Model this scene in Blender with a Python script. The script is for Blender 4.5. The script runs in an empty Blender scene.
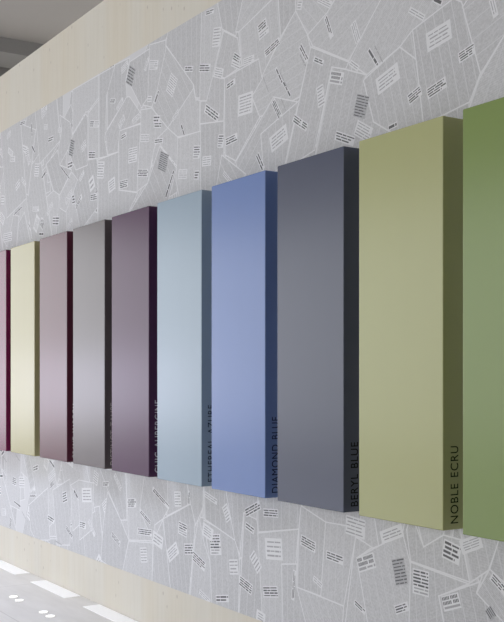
import bpy, bmesh, math, random
from mathutils import Vector, Matrix
random.seed(7)
C = bpy.context.scene.collection
scn = bpy.context.scene

# ---------------------------------------------------------------- camera
EYE, DIST, F_PX = 1.5, 2.81, 1040.0
ANG = math.atan(658 / F_PX)
cd = bpy.data.cameras.new('camera'); cam = bpy.data.objects.new('camera', cd); C.objects.link(cam)
cam.location = (0, -DIST, EYE)
fwd = Vector((-math.cos(ANG), math.sin(ANG), 0))
cam.rotation_euler = fwd.to_track_quat('-Z', 'Y').to_euler()
cd.sensor_fit = 'AUTO'; cd.sensor_width = 36; cd.lens = F_PX / 622 * 36; cd.shift_y = 65 / 622
cd.clip_end = 200
scn.camera = cam

# ---------------------------------------------------------------- world, daylight, exposure
scn.view_settings.view_transform = 'Standard'; scn.view_settings.look = 'None'
scn.view_settings.gamma = 1; scn.view_settings.use_curve_mapping = False
scn.view_settings.exposure = 0.0
w = bpy.data.worlds.new('world'); scn.world = w; w.use_nodes = True
w.node_tree.nodes['Background'].inputs['Color'].default_value = (.97, .98, 1, 1)
w.node_tree.nodes['Background'].inputs['Strength'].default_value = 2.3

def area(name, loc, look, sx, sy, power, col):
    l = bpy.data.lights.new(name, 'AREA'); l.shape = 'RECTANGLE'; l.size = sx; l.size_y = sy
    l.energy = power; l.color = col
    o = bpy.data.objects.new(name, l); C.objects.link(o); o.location = loc
    o.rotation_euler = (Vector(look) - Vector(loc)).to_track_quat('-Z', 'Y').to_euler()
    return o
# daylight: the hall is open to the sky on the side opposite the panels; stronger daylight falls in at its far end
area('window_daylight_far', (-22.5, -7.6, 1.25), (-9.0, 0, 1.25), 3.6, 1.5, 42, (.78, .76, 1.0))
fill = area('overhead_fill', (-9.0, -3.6, 5.15), (-9.0, -3.6, 0), 8.0, 3.4, 340, (.76, .82, 1.0)); fill.data.spread = math.radians(95)  # overhead fill added to lift the floor and left wall; no ceiling opening

# ---------------------------------------------------------------- materials
def mat(name, col=(.5, .5, .5), rough=.6, spec=.5):
    m = bpy.data.materials.new(name); m.use_nodes = True
    b = m.node_tree.nodes['Principled BSDF']
    b.inputs['Base Color'].default_value = (*col, 1); b.inputs['Roughness'].default_value = rough
    b.inputs['Specular IOR Level'].default_value = spec
    return m
def nt(m):
    t = m.node_tree; return t, t.nodes, t.links, t.nodes['Principled BSDF']
def srgb(r, g, b):
    return tuple(((c / 255 + .055) / 1.055) ** 2.4 if c > 10 else c / 255 / 12.92 for c in (r, g, b))
def ramp(t, src, stops):
    r = t.nodes.new('ShaderNodeValToRGB'); e = r.color_ramp.elements
    e[0].position, e[0].color = stops[0][0], (*stops[0][1], 1)
    e[1].position, e[1].color = stops[-1][0], (*stops[-1][1], 1)
    for p, c in stops[1:-1]:
        q = e.new(p); q.color = (*c, 1)
    t.links.new(src, r.inputs[0]); return r
def noise(t, vec, scale, detail=3, rough=.5):
    n = t.nodes.new('ShaderNodeTexNoise'); n.inputs['Scale'].default_value = scale
    n.inputs['Detail'].default_value = detail; n.inputs['Roughness'].default_value = rough
    t.links.new(vec, n.inputs['Vector']); return n
def mapping(t, vec, scale, loc=(0, 0, 0)):
    m = t.nodes.new('ShaderNodeMapping'); m.inputs['Scale'].default_value = scale
    m.inputs['Location'].default_value = loc; t.links.new(vec, m.inputs['Vector']); return m
def mix(t, fac, a, b, mode='MIX'):
    m = t.nodes.new('ShaderNodeMix'); m.data_type = 'RGBA'; m.blend_type = mode
    for s, v in ((m.inputs[0], fac), (m.inputs[6], a), (m.inputs[7], b)):
        if hasattr(v, 'links'): t.links.new(v, s)
        elif isinstance(v, tuple): s.default_value = (*v, 1)
        else: s.default_value = v
    return m.outputs[2]

def wood_wall_material():
    m = mat('pale_timber_board', rough=.6, spec=.3); t, n, l, b = nt(m)
    g = n.new('ShaderNodeTexCoord').outputs['Object']
    grain = noise(t, mapping(t, g, (9, 9, .5)).outputs[0], 4, 5, .6)
    base = ramp(t, grain.outputs['Fac'], [(.3, (.54, .50, .415)), (.5, (.60, .565, .485)), (.72, (.63, .60, .53))]).outputs[0]
    plank = noise(t, mapping(t, g, (1.6, 1, .05)).outputs[0], 2.2, 1)
    base = mix(t, .55, base, ramp(t, plank.outputs['Fac'], [(.35, (.63, .58, .475)), (.58, (.635, .61, .54))]).outputs[0])
    v = n.new('ShaderNodeTexVoronoi'); v.inputs['Scale'].default_value = 1; v.inputs['Randomness'].default_value = 1
    l.new(mapping(t, g, (12, 1, 7)).outputs[0], v.inputs['Vector'])
    kn = ramp(t, v.outputs['Distance'], [(.04, (.8,.8,.8)), (.11, (0, 0, 0))]).outputs[0]
    base = mix(t, kn, base, (.40, .36, .31))
    l.new(base, b.inputs['Base Color'])
    return m
def floor_material():
    m = mat('pale_stone_floor', rough=.45, spec=.35); t, n, l, b = nt(m)
    g = n.new('ShaderNodeTexCoord').outputs['Object']
    a = noise(t, mapping(t, g, (1, 5, 1)).outputs[0], 2.4, 5)
    base = ramp(t, a.outputs['Fac'], [(.3, (.65, .62, .57)), (.7, (.73, .70, .65))]).outputs[0]
    br = n.new('ShaderNodeTexBrick'); br.inputs['Scale'].default_value = 1
    br.inputs['Brick Width'].default_value = 2.4; br.inputs['Row Height'].default_value = .62
    br.inputs['Mortar Size'].default_value = .004
    br.inputs['Color1'].default_value = br.inputs['Color2'].default_value = (1, 1, 1, 1)
    br.inputs['Mortar'].default_value = (.80, .79, .78, 1); l.new(g, br.inputs['Vector'])
    l.new(mix(t, 1.0, base, br.outputs['Color'], 'MULTIPLY'), b.inputs['Base Color'])
    return m
def newsprint(name, lo, hi):
    m = mat(name, rough=.75, spec=.15); t, n, l, b = nt(m)
    uv = n.new('ShaderNodeTexCoord').outputs['UV']
    wv = n.new('ShaderNodeTexWave'); wv.bands_direction = 'Y'; wv.inputs['Scale'].default_value = 55
    wv.inputs['Distortion'].default_value = .4; l.new(uv, wv.inputs['Vector'])
    wd = noise(t, mapping(t, uv, (150, 110, 1)).outputs[0], 1, 2)
    k = mix(t, .8, wv.outputs['Color'], wd.outputs['Color'])
    l.new(ramp(t, k, [(.3, lo), (.7, hi)]).outputs[0], b.inputs['Base Color'])
    return m
def lacquer(name, rgb, rough=.22, spec=.5):
    m = mat(name, rgb, rough, spec); t, n, l, b = nt(m)
    g = n.new('ShaderNodeTexCoord').outputs['Object']
    a = noise(t, mapping(t, g, (5, 5, .5)).outputs[0], 1.2, 1)     # faint roller marks in the lacquer
    l.new(mix(t, 1.0, rgb, ramp(t, a.outputs['Fac'], [(.2, (.97,) * 3), (.8, (1,) * 3)]).outputs[0], 'MULTIPLY'), b.inputs['Base Color'])
    return m

M_wood = wood_wall_material(); M_floor = floor_material()
M_ceil = mat('painted_concrete_ceiling', (.30, .285, .275), .7, .2)
M_beam = mat('painted_concrete_beam', (.17, .165, .16), .7, .2)
M_paper = mat('wallpaper_white', (.61, .61, .62), .75, .15)
M_white = mat('clipping_white', (.70, .70, .71), .75, .15)
M_text = [newsprint('newsprint_a', (.43, .43, .435), (.62, .62, .63)),
          newsprint('newsprint_b', (.46, .46, .465), (.645, .645, .655)),
          newsprint('newsprint_c', (.41, .41, .415), (.60, .60, .61))]
M_bold = mat('ink_black', (.13, .13, .135), .7, .2)
M_grey = mat('ink_grey', (.38, .38, .39), .7, .2)
M_photo = mat('halftone_grey', (.42, .42, .43), .7, .2)

# ---------------------------------------------------------------- helpers
def obj(name, bm, mats, parent=None, smooth=False):
    me = bpy.data.meshes.new(name); bm.normal_update(); bm.to_mesh(me); bm.free()
    for m in (mats if isinstance(mats, (list, tuple)) else [mats]): me.materials.append(m)
    if smooth:
        for p in me.polygons: p.use_smooth = True
    o = bpy.data.objects.new(name, me); C.objects.link(o)
    if parent: o.parent = parent
    return o
def box(bm, x0, x1, y0, y1, z0, z1, bevel=0, seg=2):
    r = bmesh.ops.create_cube(bm, size=1)
    bmesh.ops.transform(bm, verts=r['verts'], matrix=Matrix.Translation(((x0+x1)/2, (y0+y1)/2, (z0+z1)/2)) @ Matrix.Diagonal((x1-x0, y1-y0, z1-z0, 1)))
    if bevel:
        es = list({e for v in r['verts'] for e in v.link_edges})
        bmesh.ops.bevel(bm, geom=es, offset=bevel, segments=seg, profile=.5, affect='EDGES')
def struct(name, bm, m):
    o = obj(name, bm, m); o['kind'] = 'structure'; return o
def tag(o, label, cat, group=None):
    o['label'] = label; o['category'] = cat
    if group: o['group'] = group
    return o

# ---------------------------------------------------------------- setting
WX0, WX1 = -17.0, 2.5
bm = bmesh.new(); box(bm, WX0, WX1, 0, .22, 0, 3.95); wall = struct('wall_right', bm, M_wood)
bm = bmesh.new(); box(bm, -24, 6, -12, 8, -.2, 0); struct('floor', bm, M_floor)
bm = bmesh.new(); box(bm, -24, 6, -12, 8, 5.2, 5.45); struct('ceiling', bm, M_ceil)
for i, (a, b_, z) in enumerate(((-11.6, -11.05, 5.04), (-12.6, -11.95, 4.9))):
    bm = bmesh.new(); box(bm, a, b_, -12, 8, z, 5.2); struct('trim_%d' % (i + 1), bm, M_beam)

bm = bmesh.new(); box(bm, 5.0, 5.2, -12, 0.22, 0, 5.2); struct('light_blocker', bm, mat('blocker_grey', (.30, .30, .30), .8, .2))  # unseen end wall, added to keep light off the panel sides
# wallpaper: newspaper clippings pasted over one another, printed pattern of one covering
PAPER_Z0, PAPER_Z1 = .28, 3.489
def clip(poly, n, c):                      # keep points with n.p <= c
    out = []
    for i in range(len(poly)):
        p, q = poly[i], poly[(i + 1) % len(poly)]
        dp, dq = n[0]*p[0]+n[1]*p[1]-c, n[0]*q[0]+n[1]*q[1]-c
        if dp <= 0: out.append(p)
        if (dp < 0 < dq) or (dq < 0 < dp):
            k = dp / (dp - dq); out.append((p[0]+k*(q[0]-p[0]), p[1]+k*(q[1]-p[1])))
    return out
def area2(p): return sum(p[i][0]*p[(i+1) % len(p)][1]-p[(i+1) % len(p)][0]*p[i][1] for i in range(len(p)))
from mathutils.geometry import tessellate_polygon
pieces = {}; grid = {}; serial = [0]       # the printed surface as convex pieces in one plane
CELL = .2
def cells(p):
    xs = [q[0] for q in p]; zs = [q[1] for q in p]
    return [(i, j) for i in range(math.floor(min(xs)/CELL), math.floor(max(xs)/CELL)+1) for j in range(math.floor(min(zs)/CELL), math.floor(max(zs)/CELL)+1)]
def put(poly, mi, ang):
    if len(poly) < 3 or abs(area2(poly)) < 4e-7: return
    serial[0] += 1; pieces[serial[0]] = (poly, mi, ang)
    for c in cells(poly): grid.setdefault(c, set()).add(serial[0])
def lay(poly, mi, ang):                    # poly convex, counter-clockwise: replaces whatever was printed under it
    hit = set()
    for c in cells(poly): hit |= grid.get(c, set())
    x0, x1 = min(p[0] for p in poly), max(p[0] for p in poly); z0, z1 = min(p[1] for p in poly), max(p[1] for p in poly)
    for k in sorted(hit):
        q, m_, a_ = pieces[k]
        if max(p[0] for p in q) <= x0 or min(p[0] for p in q) >= x1 or max(p[1] for p in q) <= z0 or min(p[1] for p in q) >= z1: continue
        rest = q; out = []
        for i in range(len(poly)):
            p, r = poly[i], poly[(i+1) % len(poly)]
            n = (r[1]-p[1], -(r[0]-p[0])); c = n[0]*p[0]+n[1]*p[1]      # outside where n.p > c
            o_ = clip(rest, (-n[0], -n[1]), -c)
            if len(o_) > 2 and abs(area2(o_)) > 1e-9: out.append(o_)
            rest = clip(rest, n, c)
            if len(rest) < 3: break
        if len(rest) < 3 or abs(area2(rest)) < 1e-9: continue
        for c in cells(q): grid[c].discard(k)
        del pieces[k]
        for o_ in out: put(o_, m_, a_)
    put(poly, mi, ang)
def face(poly, mi, ang=0.0, o=(0, 0)):
    poly = clip(poly, (0, 1), PAPER_Z1); poly = clip(poly, (0, -1), -PAPER_Z0) if len(poly) > 2 else poly
    poly = clip(poly, (1, 0), WX1) if len(poly) > 2 else poly; poly = clip(poly, (-1, 0), -WX0) if len(poly) > 2 else poly
    if len(poly) < 3 or abs(area2(poly)) < 1e-6: return
    if area2(poly) < 0: poly = poly[::-1]
    n = len(poly)
    cross = [(poly[(i+1) % n][0]-poly[i][0])*(poly[(i+2) % n][1]-poly[(i+1) % n][1])-(poly[(i+1) % n][1]-poly[i][1])*(poly[(i+2) % n][0]-poly[(i+1) % n][0]) for i in range(n)]
    if min(cross) > -1e-9: lay(poly, mi, ang); return
    for t in tessellate_polygon([[Vector((p[0], p[1], 0)) for p in poly]]):
        q = [poly[i] for i in t]
        if abs(area2(q)) < 1e-7: continue
        lay(q if area2(q) > 0 else q[::-1], mi, ang)
def line(p, q, wdt):
    dx, dz = q[0]-p[0], q[1]-p[1]; L = math.hypot(dx, dz)
    if L < 1e-4: return
    nx, nz = -dz/L*wdt/2, dx/L*wdt/2; ex, ez = dx/L*wdt/2, dz/L*wdt/2
    face([(p[0]-ex+nx, p[1]-ez+nz), (p[0]-ex-nx, p[1]-ez-nz), (q[0]+ex-nx, q[1]+ez-nz), (q[0]+ex+nx, q[1]+ez+nz)], 1)
def page(ang, poly, colw=None, edge=.0062):
    colw = colw or random.choice((.052, .06, .068)); mi = random.choice((2, 2, 3, 4))
    face(poly, 0)
    nx, nz = -math.sin(ang), math.cos(ang)
    pr = [nx*x + nz*z for x, z in poly]; lo, hi = min(pr), max(pr)
    k = lo + random.uniform(0, .02)
    while k < hi:
        s_ = clip(clip(poly, (nx, nz), k + colw - .0045), (-nx, -nz), -k) if True else poly
        if len(s_) > 2: face(s_, mi, ang, (random.uniform(0, .3) * 0, 0))
        k += colw
    for i in range(len(poly)): line(poly[i], poly[(i+1) % len(poly)], edge)
def block(cx, cz, ang, L, H, n, kind):
    c, s = math.cos(ang), math.sin(ang)
    def R(u0, u1, v0, v1): return [(cx+u*c-v*s, cz+u*s+v*c) for u, v in ((u0, v0), (u1, v0), (u1, v1), (u0, v1))]
    padu, padv = (.004, .005) if kind != 'f' else (.013, .014)
    if kind == 'd': face(R(-L, L, -H, H), 7)
    elif kind != 'g' or n > 1: face(R(-L-padu, L+padu, -H-padv*.6, H+padv*.6), 1)
    pitch = 2*H/n
    th = pitch * (.36 if kind in 'gfd' else (.70 if n == 1 else .50))
    for i in range(n):
        v = H - (i+.5)*pitch
        i0, i1 = random.choice((0, .04, .12)), random.choice((0, .05, .15, .3, .5 if i == n-1 else 0))
        u = -L + i0*L; end = L - (i1*L if n > 1 else 0)
        mi = 6 if (kind in 'gf' or (kind == 'b' and n > 4 and i >= n-2)) else 5
        if kind == 'e' and i == n-1: mi = 6
        while u < end - 1e-4:
            wl = random.uniform(.022, .065) * (1.6 if kind == 'e' else 1)
            e = min(u + wl, end)
            if kind == 'e' and mi == 5:            # big condensed capitals
                k = u
                while k < e - .004:
                    face(R(k, min(k+.0055, e), v-th*.72, v+th*.72), 5); k += .0085
            else: t2 = th/2*random.uniform(.8, 1.2); face(R(u, e, v-t2, v+t2), mi)
            u = e + (.005 if kind != 'e' else .008)
# base sheet
face([(WX0, PAPER_Z0), (WX1, PAPER_Z0), (WX1, PAPER_Z1), (WX0, PAPER_Z1)], 0)
# clippings beyond the traced ones
def scatter(x0, x1, z0, z1, n):
    for i in range(n):
        cx, cz = random.uniform(x0, x1), random.uniform(z0, z1)
        a = random.gauss(0, .35); hw, hh = random.uniform(.13, .24), random.uniform(.22, .40)
        c, s = math.cos(a), math.sin(a)
        pts = [(cx+u*c-v*s, cz+u*s+v*c) for u, v in ((-hw, -hh), (hw, -hh), (hw, hh), (-hw, hh))]
        page(a + math.pi/2, pts)
        if x0 < -7.6 or x0 > -1.2:
            for q in range(2):
                u, v = random.uniform(-.7, .7)*hw, random.uniform(-.7, .7)*hh
                block(cx+u*c-v*s, cz+u*s+v*c, a+random.choice((0, 0, .6, -.7)), random.uniform(.03, .06), random.uniform(.015, .04), random.choice((2, 3, 4)), random.choice('bbgf'))
scatter(-8.6, -4.4, .3, 1.0, 60)
scatter(-8.6, -4.4, 2.4, 3.5, 90)
scatter(-4.6, -1.2, 2.2, 3.5, 60)
scatter(-4.6, -1.2, .3, 1.1, 40)
scatter(-1.2, 2.4, .3, 3.45, 70)
scatter(-12.5, -8.4, .3, 3.45, 130)
scatter(-16.9, -12.6, .3, 3.45, 110)
for ang, pts in [
(-1.3,[(-3.544,2.776),(-3.299,2.857),(-3.194,2.777),(-3.141,2.503),(-3.363,2.465),(-3.469,2.574)]),
(-1.33,[(-3.219,2.905),(-2.992,2.965),(-2.937,2.933),(-2.836,2.636),(-2.894,2.54),(-3.153,2.506)]),
(0.29,[(-2.931,2.912),(-2.894,2.939),(-2.641,2.893),(-2.641,2.814),(-2.836,2.632)]),
(1.08,[(-2.641,2.821),(-2.846,2.612),(-2.899,2.511),(-2.641,2.455)]),
(0.83,[(-3.422,3.139),(-2.948,2.99),(-2.992,2.957),(-3.219,2.905),(-3.299,2.857),(-3.516,2.795),(-3.642,2.883)]),
(0.38,[(-3.745,3.187),(-3.671,3.209),(-3.396,3.123),(-3.422,3.089),(-3.642,2.887),(-3.914,3.026),(-3.954,3.088),(-3.797,3.149)]),
(-1.91,[(-3.767,2.897),(-3.516,2.795),(-3.537,2.774),(-3.469,2.583),(-3.337,2.506),(-3.564,2.416),(-3.922,2.431)]),
(-1.91,[(-3.93,3.026),(-3.642,2.883),(-3.664,2.857),(-3.767,2.892),(-3.898,2.542),(-4.144,2.491)]),
(0.13,[(-4.052,3.234),(-3.986,3.167),(-3.954,3.083),(-3.93,3.021),(-4.019,2.814),(-4.24,2.801),(-4.367,2.793),(-4.441,2.915)]),
(-1.57,[(-4.357,2.706),(-4.019,2.8),(-4.043,2.758),(-4.144,2.515),(-4.339,2.474)]),
(0.73,[(-4.24,2.864),(-4.035,2.794),(-4.357,2.706),(-4.33,2.498),(-4.557,2.509),(-4.596,2.608)]),
(-1.47,[(-4.707,3.07),(-4.376,3.085),(-4.339,2.981),(-4.441,2.91),(-4.367,2.793),(-4.596,2.614),(-4.707,2.665)]),
(-1.43,[(-4.567,3.273),(-4.258,3.344),(-4.205,3.352),(-4.179,3.141),(-4.348,2.988),(-4.376,3.085),(-4.537,3.091)]),
(-1.57,[(-4.205,3.376),(-4.052,3.328),(-4.052,3.229),(-4.179,3.141)]),
(-0.76,[(-4.052,3.328),(-3.708,3.221),(-3.797,3.149),(-3.954,3.088),(-4.052,3.229)]),
(-1.39,[(-4.791,3.496),(-4.738,3.544),(-4.499,3.469),(-4.596,3.261),(-4.738,3.337)]),
(0.51,[(-4.508,3.472),(-4.17,3.366),(-4.567,3.273),(-4.596,3.282)]),
(-1.97,[(-4.718,3.321),(-4.577,3.245),(-4.537,3.091),(-4.707,3.07),(-4.823,3.109)]),
(-1.57,[(-4.953,3.513),(-4.791,3.518),(-4.728,3.319),(-4.898,2.986),(-5.009,3.022)]),
(-1.57,[(-4.833,3.112),(-4.707,3.065),(-4.718,2.846),(-4.975,2.883),(-4.964,3.006),(-4.898,2.992)]),
(-1.57,[(-4.964,2.88),(-4.718,2.846),(-4.718,2.661),(-4.801,2.468),(-4.964,2.492)]),
(-0.88,[(-4.738,2.67),(-4.499,2.53),(-4.557,2.457),(-4.801,2.494)]),
(-0.9,[(-5.376,3.418),(-5.054,3.132),(-5.043,3.096),(-5.351,2.937),(-5.556,3.097),(-5.491,3.177)]),
(-1.36,[(-5.043,3.096),(-5.02,3.025),(-4.975,3.014),(-4.975,2.839),(-5.229,2.861),(-5.351,2.937)]),
(-1.57,[(-5.376,3.424),(-5.327,3.555),(-4.953,3.529),(-4.975,3.025),(-5.02,3.036),(-5.043,3.113)]),
(-1.57,[(-5.229,2.855),(-4.964,2.842),(-4.964,2.492),(-5.205,2.499),(-5.253,2.62),(-5.241,2.703)]),
(-0.93,[(-5.452,2.851),(-5.241,2.686),(-5.376,2.465),(-5.885,2.503),(-5.609,2.658)]),
(-1.57,[(-5.351,2.937),(-5.229,2.861),(-5.241,2.698),(-5.427,2.841),(-5.478,2.903)]),
(-1.57,[(-5.703,3.117),(-5.556,3.097),(-5.351,2.937),(-5.478,2.903),(-5.53,2.842),(-5.609,2.658),(-5.758,2.627),(-5.703,3.026)]),
(-1.57,[(-6.017,3.052),(-5.703,3.032),(-5.758,2.627),(-6.017,2.678)]),
(-1.57,[(-6.342,2.925),(-6.017,2.919),(-6.017,2.678),(-5.745,2.619),(-5.929,2.477),(-6.342,2.496)]),
(-2.28,[(-5.9,3.241),(-5.857,3.231),(-5.703,3.099),(-5.703,3.038),(-6.002,3.049),(-6.032,2.921),(-6.184,2.93),(-6.215,3.078)]),
(-1.34,[(-5.857,3.448),(-5.569,3.458),(-5.609,3.157),(-5.69,3.126),(-5.9,3.359)]),
(-1.57,[(-5.582,3.48),(-5.376,3.453),(-5.376,3.395),(-5.491,3.177),(-5.556,3.103),(-5.676,3.141),(-5.609,3.169)]),
(-1.57,[(-6.077,3.485),(-5.857,3.473),(-5.914,3.35),(-5.9,3.241),(-6.199,3.095),(-6.199,3.321)]),
(-1.57,[(-6.326,3.482),(-6.077,3.479),(-6.199,3.321),(-6.23,3.036),(-6.184,2.923),(-6.326,2.935)]),
(-1.16,[(-6.54,3.271),(-6.473,3.216),(-6.506,2.92),(-6.712,2.921),(-6.856,3.085),(-6.765,3.173)]),
(-1.57,[(-7.004,3.362),(-6.819,3.274),(-6.765,3.166),(-6.856,3.085),(-7.004,3.006),(-7.042,3.084),(-6.966,3.248)]),
(-0.98,[(-7.276,3.052),(-7.042,3.12),(-7.004,3.006),(-6.783,2.933),(-7.004,2.792),(-7.138,2.847)]),
(-1.57,[(-6.506,3.264),(-6.326,3.317),(-6.326,2.935),(-6.506,2.954)]),
(-0.95,[(-7.004,2.792),(-6.783,2.919),(-6.677,2.847),(-6.892,2.655),(-7.004,2.699)]),
(-1.57,[(-6.765,3.485),(-6.326,3.482),(-6.326,3.331),(-6.506,3.277),(-6.54,3.284),(-6.765,3.18)]),
(-0.79,[(-2.789,0.784),(-2.641,0.71),(-2.641,0.48),(-2.857,0.683)]),
(-1.29,[(-3.065,0.634),(-2.841,0.727),(-2.857,0.683),(-2.641,0.552),(-2.641,0.408),(-2.975,0.326)]),
(-1.29,[(-2.953,0.946),(-2.724,0.937),(-2.794,0.779),(-2.894,0.714)]),
(-1.29,[(-2.724,0.944),(-2.641,0.947),(-2.641,0.706),(-2.789,0.784)]),
(-1.57,[(-3.194,0.918),(-3.025,0.922),(-3.037,0.878),(-3.153,0.815)]),
(-1.5,[(-3.231,0.934),(-3.194,0.886),(-3.153,0.815),(-3.037,0.878),(-2.937,0.872),(-2.894,0.718),(-3.231,0.747),(-3.256,0.87)]),
(-1.5,[(-3.231,0.743),(-2.899,0.71),(-3.065,0.634),(-2.975,0.326),(-3.249,0.258)]),
(-1.27,[(-3.585,0.707),(-3.281,0.855),(-3.231,0.731),(-3.249,0.299),(-3.455,0.25)]),
(-1.69,[(-3.469,0.92),(-3.262,0.919),(-3.281,0.855),(-3.435,0.78)]),
(-1.68,[(-3.593,0.797),(-3.475,0.77),(-3.585,0.707),(-3.455,0.25),(-3.708,0.19)]),
(-1.57,[(-3.551,0.928),(-3.469,0.92),(-3.435,0.78),(-3.475,0.766),(-3.593,0.802)]),
(-1.63,[(-3.813,0.837),(-3.551,0.842),(-3.593,0.797),(-3.678,0.48),(-3.859,0.492)]),
(-1.62,[(-4.01,0.893),(-3.813,0.837),(-3.851,0.494),(-4.043,0.502),(-4.027,0.774)]),
(-1.41,[(-4.002,0.927),(-3.671,0.951),(-3.551,0.92),(-3.564,0.84),(-3.813,0.837),(-4.002,0.889)]),
(-1.57,[(-4.385,0.714),(-4.027,0.778),(-4.052,0.609),(-4.17,0.591),(-4.136,0.135),(-4.33,0.19)]),
(-1.57,[(-4.17,0.591),(-4.043,0.611),(-4.043,0.502),(-3.874,0.49),(-3.859,0.153),(-4.153,0.131)]),
(-1.06,[(-4.043,0.502),(-3.678,0.48),(-3.708,0.19),(-3.874,0.15)]),
(-1.67,[(-4.518,0.799),(-4.385,0.779),(-4.385,0.714),(-4.33,0.19),(-4.577,0.137),(-4.528,0.66)]),
(-1.57,[(-4.385,0.904),(-4.002,0.918),(-4.027,0.778),(-4.376,0.72),(-4.394,0.778)]),
(-1.39,[(-5.414,0.664),(-5.077,0.787),(-5.02,0.705),(-5.065,0.449),(-5.111,0.19),(-5.302,0.211),(-5.351,0.434)]),
(-1.74,[(-4.964,0.788),(-4.931,0.797),(-4.975,0.71),(-4.92,0.58),(-4.833,0.458),(-4.823,0.084),(-5.111,0.134),(-5.031,0.593)]),
(-1.52,[(-4.931,0.715),(-4.596,0.661),(-4.557,0.553),(-4.577,0.137),(-4.833,0.189),(-4.865,0.507)]),
(-1.48,[(-4.931,0.917),(-4.697,0.9),(-4.606,0.649),(-4.92,0.722)]),
(-1.47,[(-4.697,0.9),(-4.385,0.904),(-4.385,0.864),(-4.518,0.799),(-4.557,0.579),(-4.606,0.649)]),
(-1.57,[(-5.123,0.917),(-4.931,0.906),(-4.942,0.779),(-5.02,0.677),(-5.077,0.787)]),
(-1.57,[(-5.364,0.925),(-5.123,0.917),(-5.088,0.786),(-5.364,0.688)]),
(-1.57,[(-5.914,0.912),(-5.649,0.903),(-5.717,0.684),(-5.543,0.643),(-5.543,0.519),(-5.871,0.481)]),
(-1.12,[(-5.649,0.915),(-5.351,0.909),(-5.351,0.724),(-5.414,0.664),(-5.517,0.617),(-5.543,0.519),(-5.717,0.684)]),
(-1.57,[(-5.871,0.474),(-5.543,0.507),(-5.556,0.225),(-5.973,0.247)]),
(-1.11,[(-6.31,0.895),(-5.914,0.9),(-5.9,0.602),(-5.987,0.591),(-6.184,0.763)]),
(-1.57,[(-6.184,0.75),(-5.987,0.591),(-5.871,0.481),(-5.973,0.247),(-6.294,0.293),(-6.246,0.561)]),
(-1.36,[(-5.414,0.658),(-5.351,0.434),(-5.302,0.211),(-5.556,0.225),(-5.53,0.526)]),
(-1.57,[(-6.801,0.74),(-6.66,0.787),(-6.407,0.788),(-6.439,0.472),(-6.642,0.378),(-6.66,0.65)]),
(-1.05,[(-7.63,0.514),(-7.236,0.68),(-7.196,0.304),(-7.481,0.266),(-7.587,0.328)]),
(-1.28,[(-7.138,0.674),(-6.819,0.78),(-6.783,0.637),(-6.819,0.319),(-7.061,0.286)])]:
    page(ang, pts)
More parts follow.
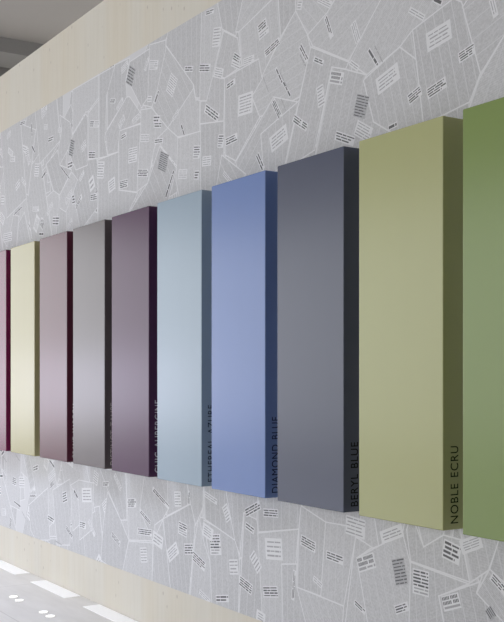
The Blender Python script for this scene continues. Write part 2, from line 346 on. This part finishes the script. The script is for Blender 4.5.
for b_ in [
(-3.065,2.838,0.14,0.058,0.031,4,'f'),
(-2.91,2.73,0.21,0.041,0.019,4,'b'),
(-3.077,2.636,0.22,0.053,0.02,4,'b'),
(-3.207,2.638,0.32,0.038,0.02,4,'b'),
(-3.194,2.963,-0.6,0.051,0.01,2,'g'),
(-2.769,2.86,-1.27,0.034,0.011,2,'g'),
(-3.071,2.977,-0.56,0.027,0.008,1,'b'),
(-3.472,2.859,-0.93,0.05,0.008,1,'b'),
(-3.435,2.864,-1.0,0.049,0.006,1,'g'),
(-3.593,3.001,-1.19,0.047,0.017,3,'g'),
(-3.79,3.079,-1.15,0.057,0.011,2,'b'),
(-3.867,2.945,-0.48,0.039,0.01,2,'b'),
(-3.73,2.834,-0.33,0.047,0.025,3,'e'),
(-3.554,2.668,-0.36,0.044,0.048,8,'d'),
(-3.671,2.552,-0.38,0.07,0.018,3,'b'),
(-3.54,2.557,-0.51,0.056,0.03,5,'g'),
(-3.851,2.781,0.17,0.023,0.046,6,'g'),
(-3.986,3.013,-0.96,0.049,0.012,2,'b'),
(-3.994,2.982,-0.95,0.042,0.009,1,'g'),
(-3.376,2.744,0.26,0.061,0.029,4,'f'),
(-3.344,2.54,0.13,0.026,0.008,1,'b'),
(-4.002,2.684,-0.55,0.048,0.016,3,'b'),
(-3.602,2.857,-0.62,0.035,0.01,2,'g'),
(-3.82,3.201,-0.54,0.054,0.014,3,'g'),
(-4.019,3.247,-0.29,0.017,0.019,3,'g'),
(-4.865,3.465,-0.12,0.043,0.011,2,'b'),
(-4.791,3.309,-0.2,0.038,0.048,6,'g'),
(-4.586,3.144,-0.55,0.035,0.018,3,'b'),
(-4.596,3.111,-0.47,0.044,0.013,2,'g'),
(-4.344,3.241,0.25,0.038,0.02,3,'b'),
(-4.33,3.202,0.2,0.042,0.015,2,'g'),
(-4.254,3.11,0.24,0.064,0.017,3,'b'),
(-4.193,2.958,-1.0,0.048,0.006,1,'b'),
(-4.127,2.877,-0.94,0.05,0.006,1,'b'),
(-4.153,2.926,-0.94,0.058,0.005,1,'g'),
(-4.646,3.024,0.15,0.041,0.013,2,'b'),
(-4.77,3.112,-0.35,0.045,0.024,4,'g'),
(-4.92,3.176,-0.24,0.057,0.019,3,'b'),
(-4.47,3.104,-0.04,0.048,0.015,3,'g'),
(-4.502,2.888,-0.05,0.058,0.046,6,'f'),
(-4.312,2.945,-1.04,0.053,0.006,1,'g'),
(-4.844,2.915,-0.54,0.081,0.022,3,'b'),
(-4.639,2.733,0.05,0.056,0.019,3,'b'),
(-4.749,2.746,-0.19,0.026,0.032,5,'b'),
(-4.214,2.8,-0.97,0.055,0.015,3,'b'),
(-4.153,2.806,-1.01,0.04,0.005,1,'g'),
(-4.196,2.653,0.28,0.063,0.032,4,'f'),
(-4.362,2.568,-0.97,0.049,0.015,2,'b'),
(-4.898,2.666,-0.11,0.044,0.024,4,'g'),
(-4.035,2.704,-0.57,0.039,0.017,3,'b'),
(-4.677,2.538,-0.67,0.052,0.01,2,'g'),
(-6.107,3.262,-0.22,0.039,0.012,2,'b'),
(-6.002,3.219,0.45,0.049,0.011,2,'g'),
(-5.758,3.08,0.23,0.057,0.015,3,'g'),
(-5.973,3.1,0.57,0.043,0.019,3,'g'),
(-5.943,3.006,0.07,0.037,0.013,2,'b'),
(-5.843,3.358,-0.5,0.048,0.056,6,'d'),
(-5.929,3.435,0.31,0.046,0.019,3,'g'),
(-5.53,3.347,-0.24,0.054,0.024,4,'g'),
(-5.622,3.376,0.83,0.039,0.012,2,'g'),
(-5.491,3.148,0.85,0.039,0.008,1,'b'),
(-5.582,3.157,-0.22,0.027,0.015,2,'g'),
(-5.302,3.174,-0.62,0.045,0.052,8,'g'),
(-5.253,2.991,0.5,0.035,0.01,2,'g'),
(-5.17,2.889,-1.06,0.037,0.007,1,'b'),
(-5.491,3.018,-0.2,0.04,0.018,2,'b'),
(-5.478,2.98,-0.2,0.046,0.014,2,'b'),
(-5.465,2.883,-0.14,0.052,0.012,2,'b'),
(-5.649,2.936,-0.19,0.055,0.021,4,'g'),
(-5.1,3.216,-0.24,0.047,0.013,2,'b'),
(-5.814,2.863,-0.07,0.057,0.043,6,'g'),
(-5.408,2.75,-0.39,0.055,0.053,9,'d'),
(-5.676,2.73,-0.17,0.069,0.021,4,'b'),
(-5.943,2.705,-0.04,0.059,0.023,4,'b'),
(-5.327,2.608,0.94,0.083,0.009,1,'b'),
(-5.009,2.735,-0.17,0.035,0.033,5,'b'),
(-5.17,2.64,-0.16,0.048,0.023,4,'g'),
(-5.009,2.608,-0.15,0.023,0.022,3,'b'),
(-6.294,2.851,-0.17,0.049,0.052,6,'g'),
(-6.122,2.726,0.18,0.039,0.032,4,'f'),
(-7.761,3.461,-0.07,0.056,0.012,2,'b'),
(-7.565,3.368,-1.43,0.047,0.008,1,'b'),
(-7.177,3.224,-0.05,0.049,0.016,2,'b'),
(-7.276,3.332,-0.2,0.031,0.015,2,'g'),
(-7.004,3.255,-0.19,0.029,0.014,2,'g'),
(-7.662,3.218,0.06,0.033,0.023,3,'g'),
(-7.533,3.217,-0.74,0.042,0.011,1,'b'),
(-7.989,3.222,-0.17,0.052,0.02,3,'g'),
(-7.46,3.046,-0.17,0.043,0.045,5,'g'),
(-7.316,2.985,0.37,0.043,0.01,1,'b'),
(-6.901,2.932,-0.6,0.09,0.006,1,'b'),
(-6.783,3.086,-0.36,0.038,0.056,7,'d'),
(-6.574,3.061,0.39,0.037,0.024,3,'g'),
(-6.439,3.183,-0.2,0.03,0.02,3,'b'),
(-6.358,3.166,-0.2,0.04,0.02,3,'g'),
(-6.439,2.976,-0.18,0.05,0.023,3,'b'),
(-6.608,2.863,0.56,0.04,0.014,2,'g'),
(-7.739,3.0,-0.61,0.054,0.015,2,'g'),
(-7.316,3.443,0.32,0.043,0.022,3,'g'),
(-7.874,2.794,0.2,0.093,0.006,1,'b'),
(-7.481,2.756,-0.13,0.064,0.015,2,'g'),
(-7.196,2.718,0.54,0.058,0.015,2,'g'),
(-6.66,2.693,0.58,0.062,0.015,2,'b'),
(-6.407,2.69,-0.07,0.049,0.02,3,'b'),
(-6.837,2.753,0.46,0.061,0.021,3,'g'),
(-7.08,2.616,-0.13,0.058,0.029,3,'b'),
(-8.107,2.616,-0.03,0.096,0.032,4,'g'),
(-7.367,2.555,-0.12,0.041,0.01,1,'b'),
(-6.819,2.562,0.57,0.043,0.014,2,'g'),
(-8.228,2.931,-0.14,0.037,0.033,3,'g'),
(-7.874,2.998,0.35,0.048,0.024,2,'g'),
(-2.994,0.624,0.34,0.047,0.027,3,'e'),
(-3.17,0.67,-0.01,0.045,0.048,7,'b'),
(-2.992,0.818,-0.2,0.045,0.035,4,'b'),
(-2.886,0.863,0.38,0.046,0.019,4,'f'),
(-2.744,0.736,-0.59,0.042,0.015,3,'b'),
(-2.784,0.621,-0.79,0.022,0.019,4,'d'),
(-3.299,0.693,0.27,0.039,0.054,8,'d'),
(-3.519,0.697,0.34,0.058,0.03,3,'e'),
(-3.745,0.685,-0.08,0.06,0.018,3,'b'),
(-3.595,0.841,-0.08,0.064,0.039,5,'g'),
(-3.35,0.842,0.36,0.062,0.019,3,'f'),
(-3.564,0.497,-0.4,0.038,0.01,2,'b'),
(-3.287,0.545,0.38,0.041,0.016,3,'b'),
(-4.24,0.654,0.1,0.062,0.044,4,'f'),
(-4.269,0.44,0.17,0.063,0.025,4,'b'),
(-3.95,0.72,-0.19,0.057,0.023,4,'b'),
(-4.432,0.829,0.39,0.071,0.02,3,'b'),
(-4.267,0.827,0.07,0.063,0.018,3,'b'),
(-4.46,0.73,-0.27,0.04,0.015,2,'b'),
(-4.404,0.566,0.77,0.026,0.05,5,'g'),
(-4.499,0.434,-0.26,0.06,0.025,4,'b'),
(-4.068,0.507,1.45,0.069,0.01,2,'b'),
(-3.874,0.554,-0.39,0.034,0.011,2,'g'),
(-5.17,0.636,-0.12,0.047,0.034,5,'b'),
(-5.1,0.533,0.14,0.046,0.028,4,'b'),
(-5.29,0.489,0.55,0.057,0.029,4,'f'),
(-4.986,0.483,-0.32,0.071,0.025,4,'b'),
(-4.806,0.599,0.14,0.054,0.053,7,'b'),
(-4.616,0.508,0.16,0.04,0.036,4,'g'),
(-4.855,0.843,-0.24,0.066,0.013,2,'g'),
(-4.687,0.78,0.56,0.024,0.042,5,'g'),
(-4.887,0.655,-0.25,0.045,0.027,4,'f'),
(-5.439,0.785,-0.4,0.111,0.013,2,'b'),
(-5.229,0.8,0.1,0.036,0.04,5,'g'),
(-5.1,0.818,1.51,0.034,0.011,2,'b'),
(-5.829,0.715,0.11,0.057,0.025,4,'b'),
(-5.642,0.65,-0.4,0.073,0.012,2,'b'),
(-6.062,0.462,-0.38,0.065,0.016,3,'b'),
(-5.649,0.559,0.06,0.095,0.018,3,'b'),
(-5.478,0.533,-0.21,0.053,0.029,3,'f'),
(-6.215,0.799,0.1,0.047,0.013,2,'b'),
(-6.032,0.827,-0.73,0.061,0.015,2,'g'),
(-6.523,0.697,0.1,0.068,0.04,4,'f'),
(-6.591,0.487,-0.01,0.051,0.02,3,'b'),
(-6.439,0.485,-0.69,0.064,0.015,2,'g'),
(-6.374,0.824,-0.31,0.034,0.04,5,'g'),
(-5.663,0.418,0.15,0.041,0.042,5,'g'),
(-4.733,0.323,0.18,0.063,0.016,2,'b'),
(-4.92,0.3,-0.31,0.058,0.011,2,'g'),
(-4.357,0.299,-0.16,0.028,0.02,3,'f'),
(-7.157,0.865,-0.43,0.053,0.009,1,'b'),
(-7.481,0.808,0.22,0.053,0.018,2,'b'),
(-8.277,0.683,0.08,0.049,0.012,1,'b'),
(-8.179,0.828,-0.41,0.053,0.008,1,'g'),
(-7.874,0.857,-0.42,0.05,0.008,1,'g'),
(-7.783,0.676,0.08,0.056,0.039,4,'g'),
(-7.544,0.591,0.09,0.064,0.011,2,'b'),
(-7.885,0.495,-0.18,0.07,0.008,1,'b'),
(-7.177,0.46,-0.13,0.059,0.018,2,'b'),
(-6.911,0.646,0.28,0.038,0.035,4,'b'),
(-6.712,0.686,-0.59,0.043,0.01,1,'b'),
(-6.828,0.409,-0.47,0.061,0.014,2,'b'),
(-8.203,0.397,0.1,0.049,0.024,3,'g'),
(-7.739,0.425,-0.53,0.051,0.009,1,'g'),
(-7.157,0.781,0.43,0.064,0.022,3,'g'),
(-7.023,0.306,-0.11,0.057,0.011,1,'g')]:
    block(*b_)
PAPER_TOP = .002
wp = bmesh.new(); uvl = wp.loops.layers.uv.new('UVMap'); vs = {}
for poly, mi, ang in pieces.values():
    f = wp.faces.new([wp.verts.new((x, -PAPER_TOP, z)) for x, z in poly]); f.material_index = mi
    c, s = math.cos(ang), math.sin(ang)
    for lp in f.loops:
        x, z = lp.vert.co.x, lp.vert.co.z
        lp[uvl].uv = (-x*s + z*c, x*c + z*s)       # u across the columns, v along them
wp_n = len(wp.faces)
paper = obj('wallpaper', wp, [M_paper, M_white, *M_text, M_bold, M_grey, M_photo], wall)
paper['label'] = 'grey and white newspaper collage wallpaper'

# ---------------------------------------------------------------- colour panels
DEP = .12; DF = DIST - DEP
Z0, Z1 = EYE - .1825*DF/math.cos(ANG), EYE + .307*DF/math.cos(ANG)
K = F_PX * DF / math.cos(ANG)
def s_of(inv_u): return (K*inv_u - DF*math.sin(ANG)) / math.cos(ANG)
PANELS = [  # k, paint colour, ink colour, lettering, label, word
 (-1, (.20,.275,.08), None, None, 'sage green wall panel, the one cut by the right edge of the picture', None),
 (0, (.40,.41,.195), (.02,.03,.01), 'NOBLE ECRU', 'pale olive ecru wall panel lettered NOBLE ECRU on its side', 1),
 (1, (.075,.085,.128), (.004,.004,.005), 'BERYL BLUE', 'slate grey wall panel lettered BERYL BLUE on its dark side', 1),
 (2, (.145,.22,.45), (.01,.012,.03), 'DIAMOND BLUE', 'periwinkle blue wall panel lettered DIAMOND BLUE on its side', 1),
 (3, (.285,.365,.435), (.015,.018,.03), 'ETHEREAL AZURE', 'pale sky blue wall panel lettered ETHEREAL AZURE on its side', 1),
 (4, (.062,.020,.060), (.60,.55,.60), 'CHIC AUBERGINE', 'dark aubergine purple wall panel lettered CHIC AUBERGINE in white', 1),
 (5, (.105,.088,.090), (.50,.46,.43), 'DISTINCT TAUPE', 'taupe grey wall panel with pale lettering, between the aubergine and mauve panels', 1),
 (6, (.085,.018,.034), (.50,.43,.42), 'GRAND MAROON', 'dusty mauve wall panel with a very dark maroon side', 1),
 (7, (.37,.34,.18), None, None, 'cream wall panel with a dark mustard side, between the mauve and red panels', None),
 (8, (.13,.003,.05), None, None, 'glossy deep red wall panel, the one cut by the left edge of the picture', None)]
for k, col, ink, word, label, _ in PANELS:
    iu = .001178 + .0001561*k
    s0 = s_of(iu); s1 = s_of(iu + .0001295)
    xr, xl = -s0, -s1
    bm = bmesh.new(); box(bm, xl-xr, 0, -DEP, -PAPER_TOP - .0005, Z0, Z1, .004, 3)
    o = obj('colour_panel', bm, lacquer('lacquer_%s' % label.split(' wall')[0].replace(' ', '_'), col, spec=.34 if k == 4 else .5))
    o.location = (xr, 0, 0)
    tag(o, label, 'wall panel', 'coloured panels in a row on the newspaper wallpaper')
    if word:
        ink_m = mat('ink_of_' + word.lower().replace(' ', '_'), ink, .9, .05)
        built = []
        for wd in word.split():
            fc = bpy.data.curves.new('lettering', 'FONT'); fc.body = wd; fc.size = 1; fc.extrude = .008
            fc.space_character = 1.12
            t = bpy.data.objects.new('lettering', fc); C.objects.link(t)
            bpy.context.view_layer.update()
            me = bpy.data.meshes.new_from_object(t.evaluated_get(bpy.context.evaluated_depsgraph_get())); bpy.data.objects.remove(t)
            xs = [v.co.x for v in me.vertices]
            built.append((wd, me, min(xs), max(xs)))
        total = sum(x1 - x0 for _, _, x0, x1 in built) + .58 * (len(built) - 1)
        width = {'NOBLE ECRU': .292, 'BERYL BLUE': .274, 'DIAMOND BLUE': .362, 'ETHEREAL AZURE': .404, 'CHIC AUBERGINE': .418, 'DISTINCT TAUPE': .389}.get(word, .367)
        sx = width / total; a0 = 0
        for wd, me, x0, x1 in built:   # text runs up the side face, tops of the letters towards the front
            for v in me.vertices:
                v.co = Vector((.0005 + v.co.z*.04, -(.043 + v.co.y*.040/.72), Z0 + .024 + (a0 + v.co.x - x0)*sx))
            a0 += x1 - x0 + .58
            me.materials.clear(); me.materials.append(ink_m)
            t = bpy.data.objects.new('lettering', me); C.objects.link(t); t.parent = o
            t['label'] = ('pale' if ink[0] > .1 else 'dark') + ' capital lettering ' + wd

# ---------------------------------------------------------------- emissive strips and discs at floor level
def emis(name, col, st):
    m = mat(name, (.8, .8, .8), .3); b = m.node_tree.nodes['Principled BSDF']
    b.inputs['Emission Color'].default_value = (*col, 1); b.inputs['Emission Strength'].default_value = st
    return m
M_strip = emis('lit_strip', (1, .95, .84), .16); M_spot = emis('lit_spot', (1, .98, .94), 1.0)
M_rim = mat('pale_rim', (.5, .49, .47), .4)
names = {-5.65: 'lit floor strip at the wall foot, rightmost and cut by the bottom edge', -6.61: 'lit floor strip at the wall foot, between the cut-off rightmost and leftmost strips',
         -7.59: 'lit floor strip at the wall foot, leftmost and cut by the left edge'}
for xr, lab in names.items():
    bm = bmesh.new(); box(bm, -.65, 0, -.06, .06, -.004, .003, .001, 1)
    o = obj('floor_lit_strip', bm, M_strip); o.location = (xr, -.0665, 0)
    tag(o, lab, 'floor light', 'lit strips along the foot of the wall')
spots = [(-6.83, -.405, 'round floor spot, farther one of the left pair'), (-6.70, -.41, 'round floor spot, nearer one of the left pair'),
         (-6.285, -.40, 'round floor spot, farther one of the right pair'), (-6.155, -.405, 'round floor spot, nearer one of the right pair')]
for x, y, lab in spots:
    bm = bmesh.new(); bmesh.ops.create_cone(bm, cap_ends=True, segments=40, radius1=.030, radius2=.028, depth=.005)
    o = obj('floor_lit_spot', bm, M_spot); o.location = (x, y, .0015)
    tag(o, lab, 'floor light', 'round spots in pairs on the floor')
    # thin rim around the disc
    bm = bmesh.new()
    r = [(.029, 0), (.032, .0005), (.032, .0015), (.029, .0022)]
    ring = [[bm.verts.new((a*math.cos(t_*math.tau/40), a*math.sin(t_*math.tau/40), z)) for a, z in r] for t_ in range(40)]
    for i in range(40):
        for j in range(4):
            bm.faces.new([ring[i][j], ring[(i+1) % 40][j], ring[(i+1) % 40][(j+1) % 4], ring[i][(j+1) % 4]])
    obj('rim', bm, M_rim, o)
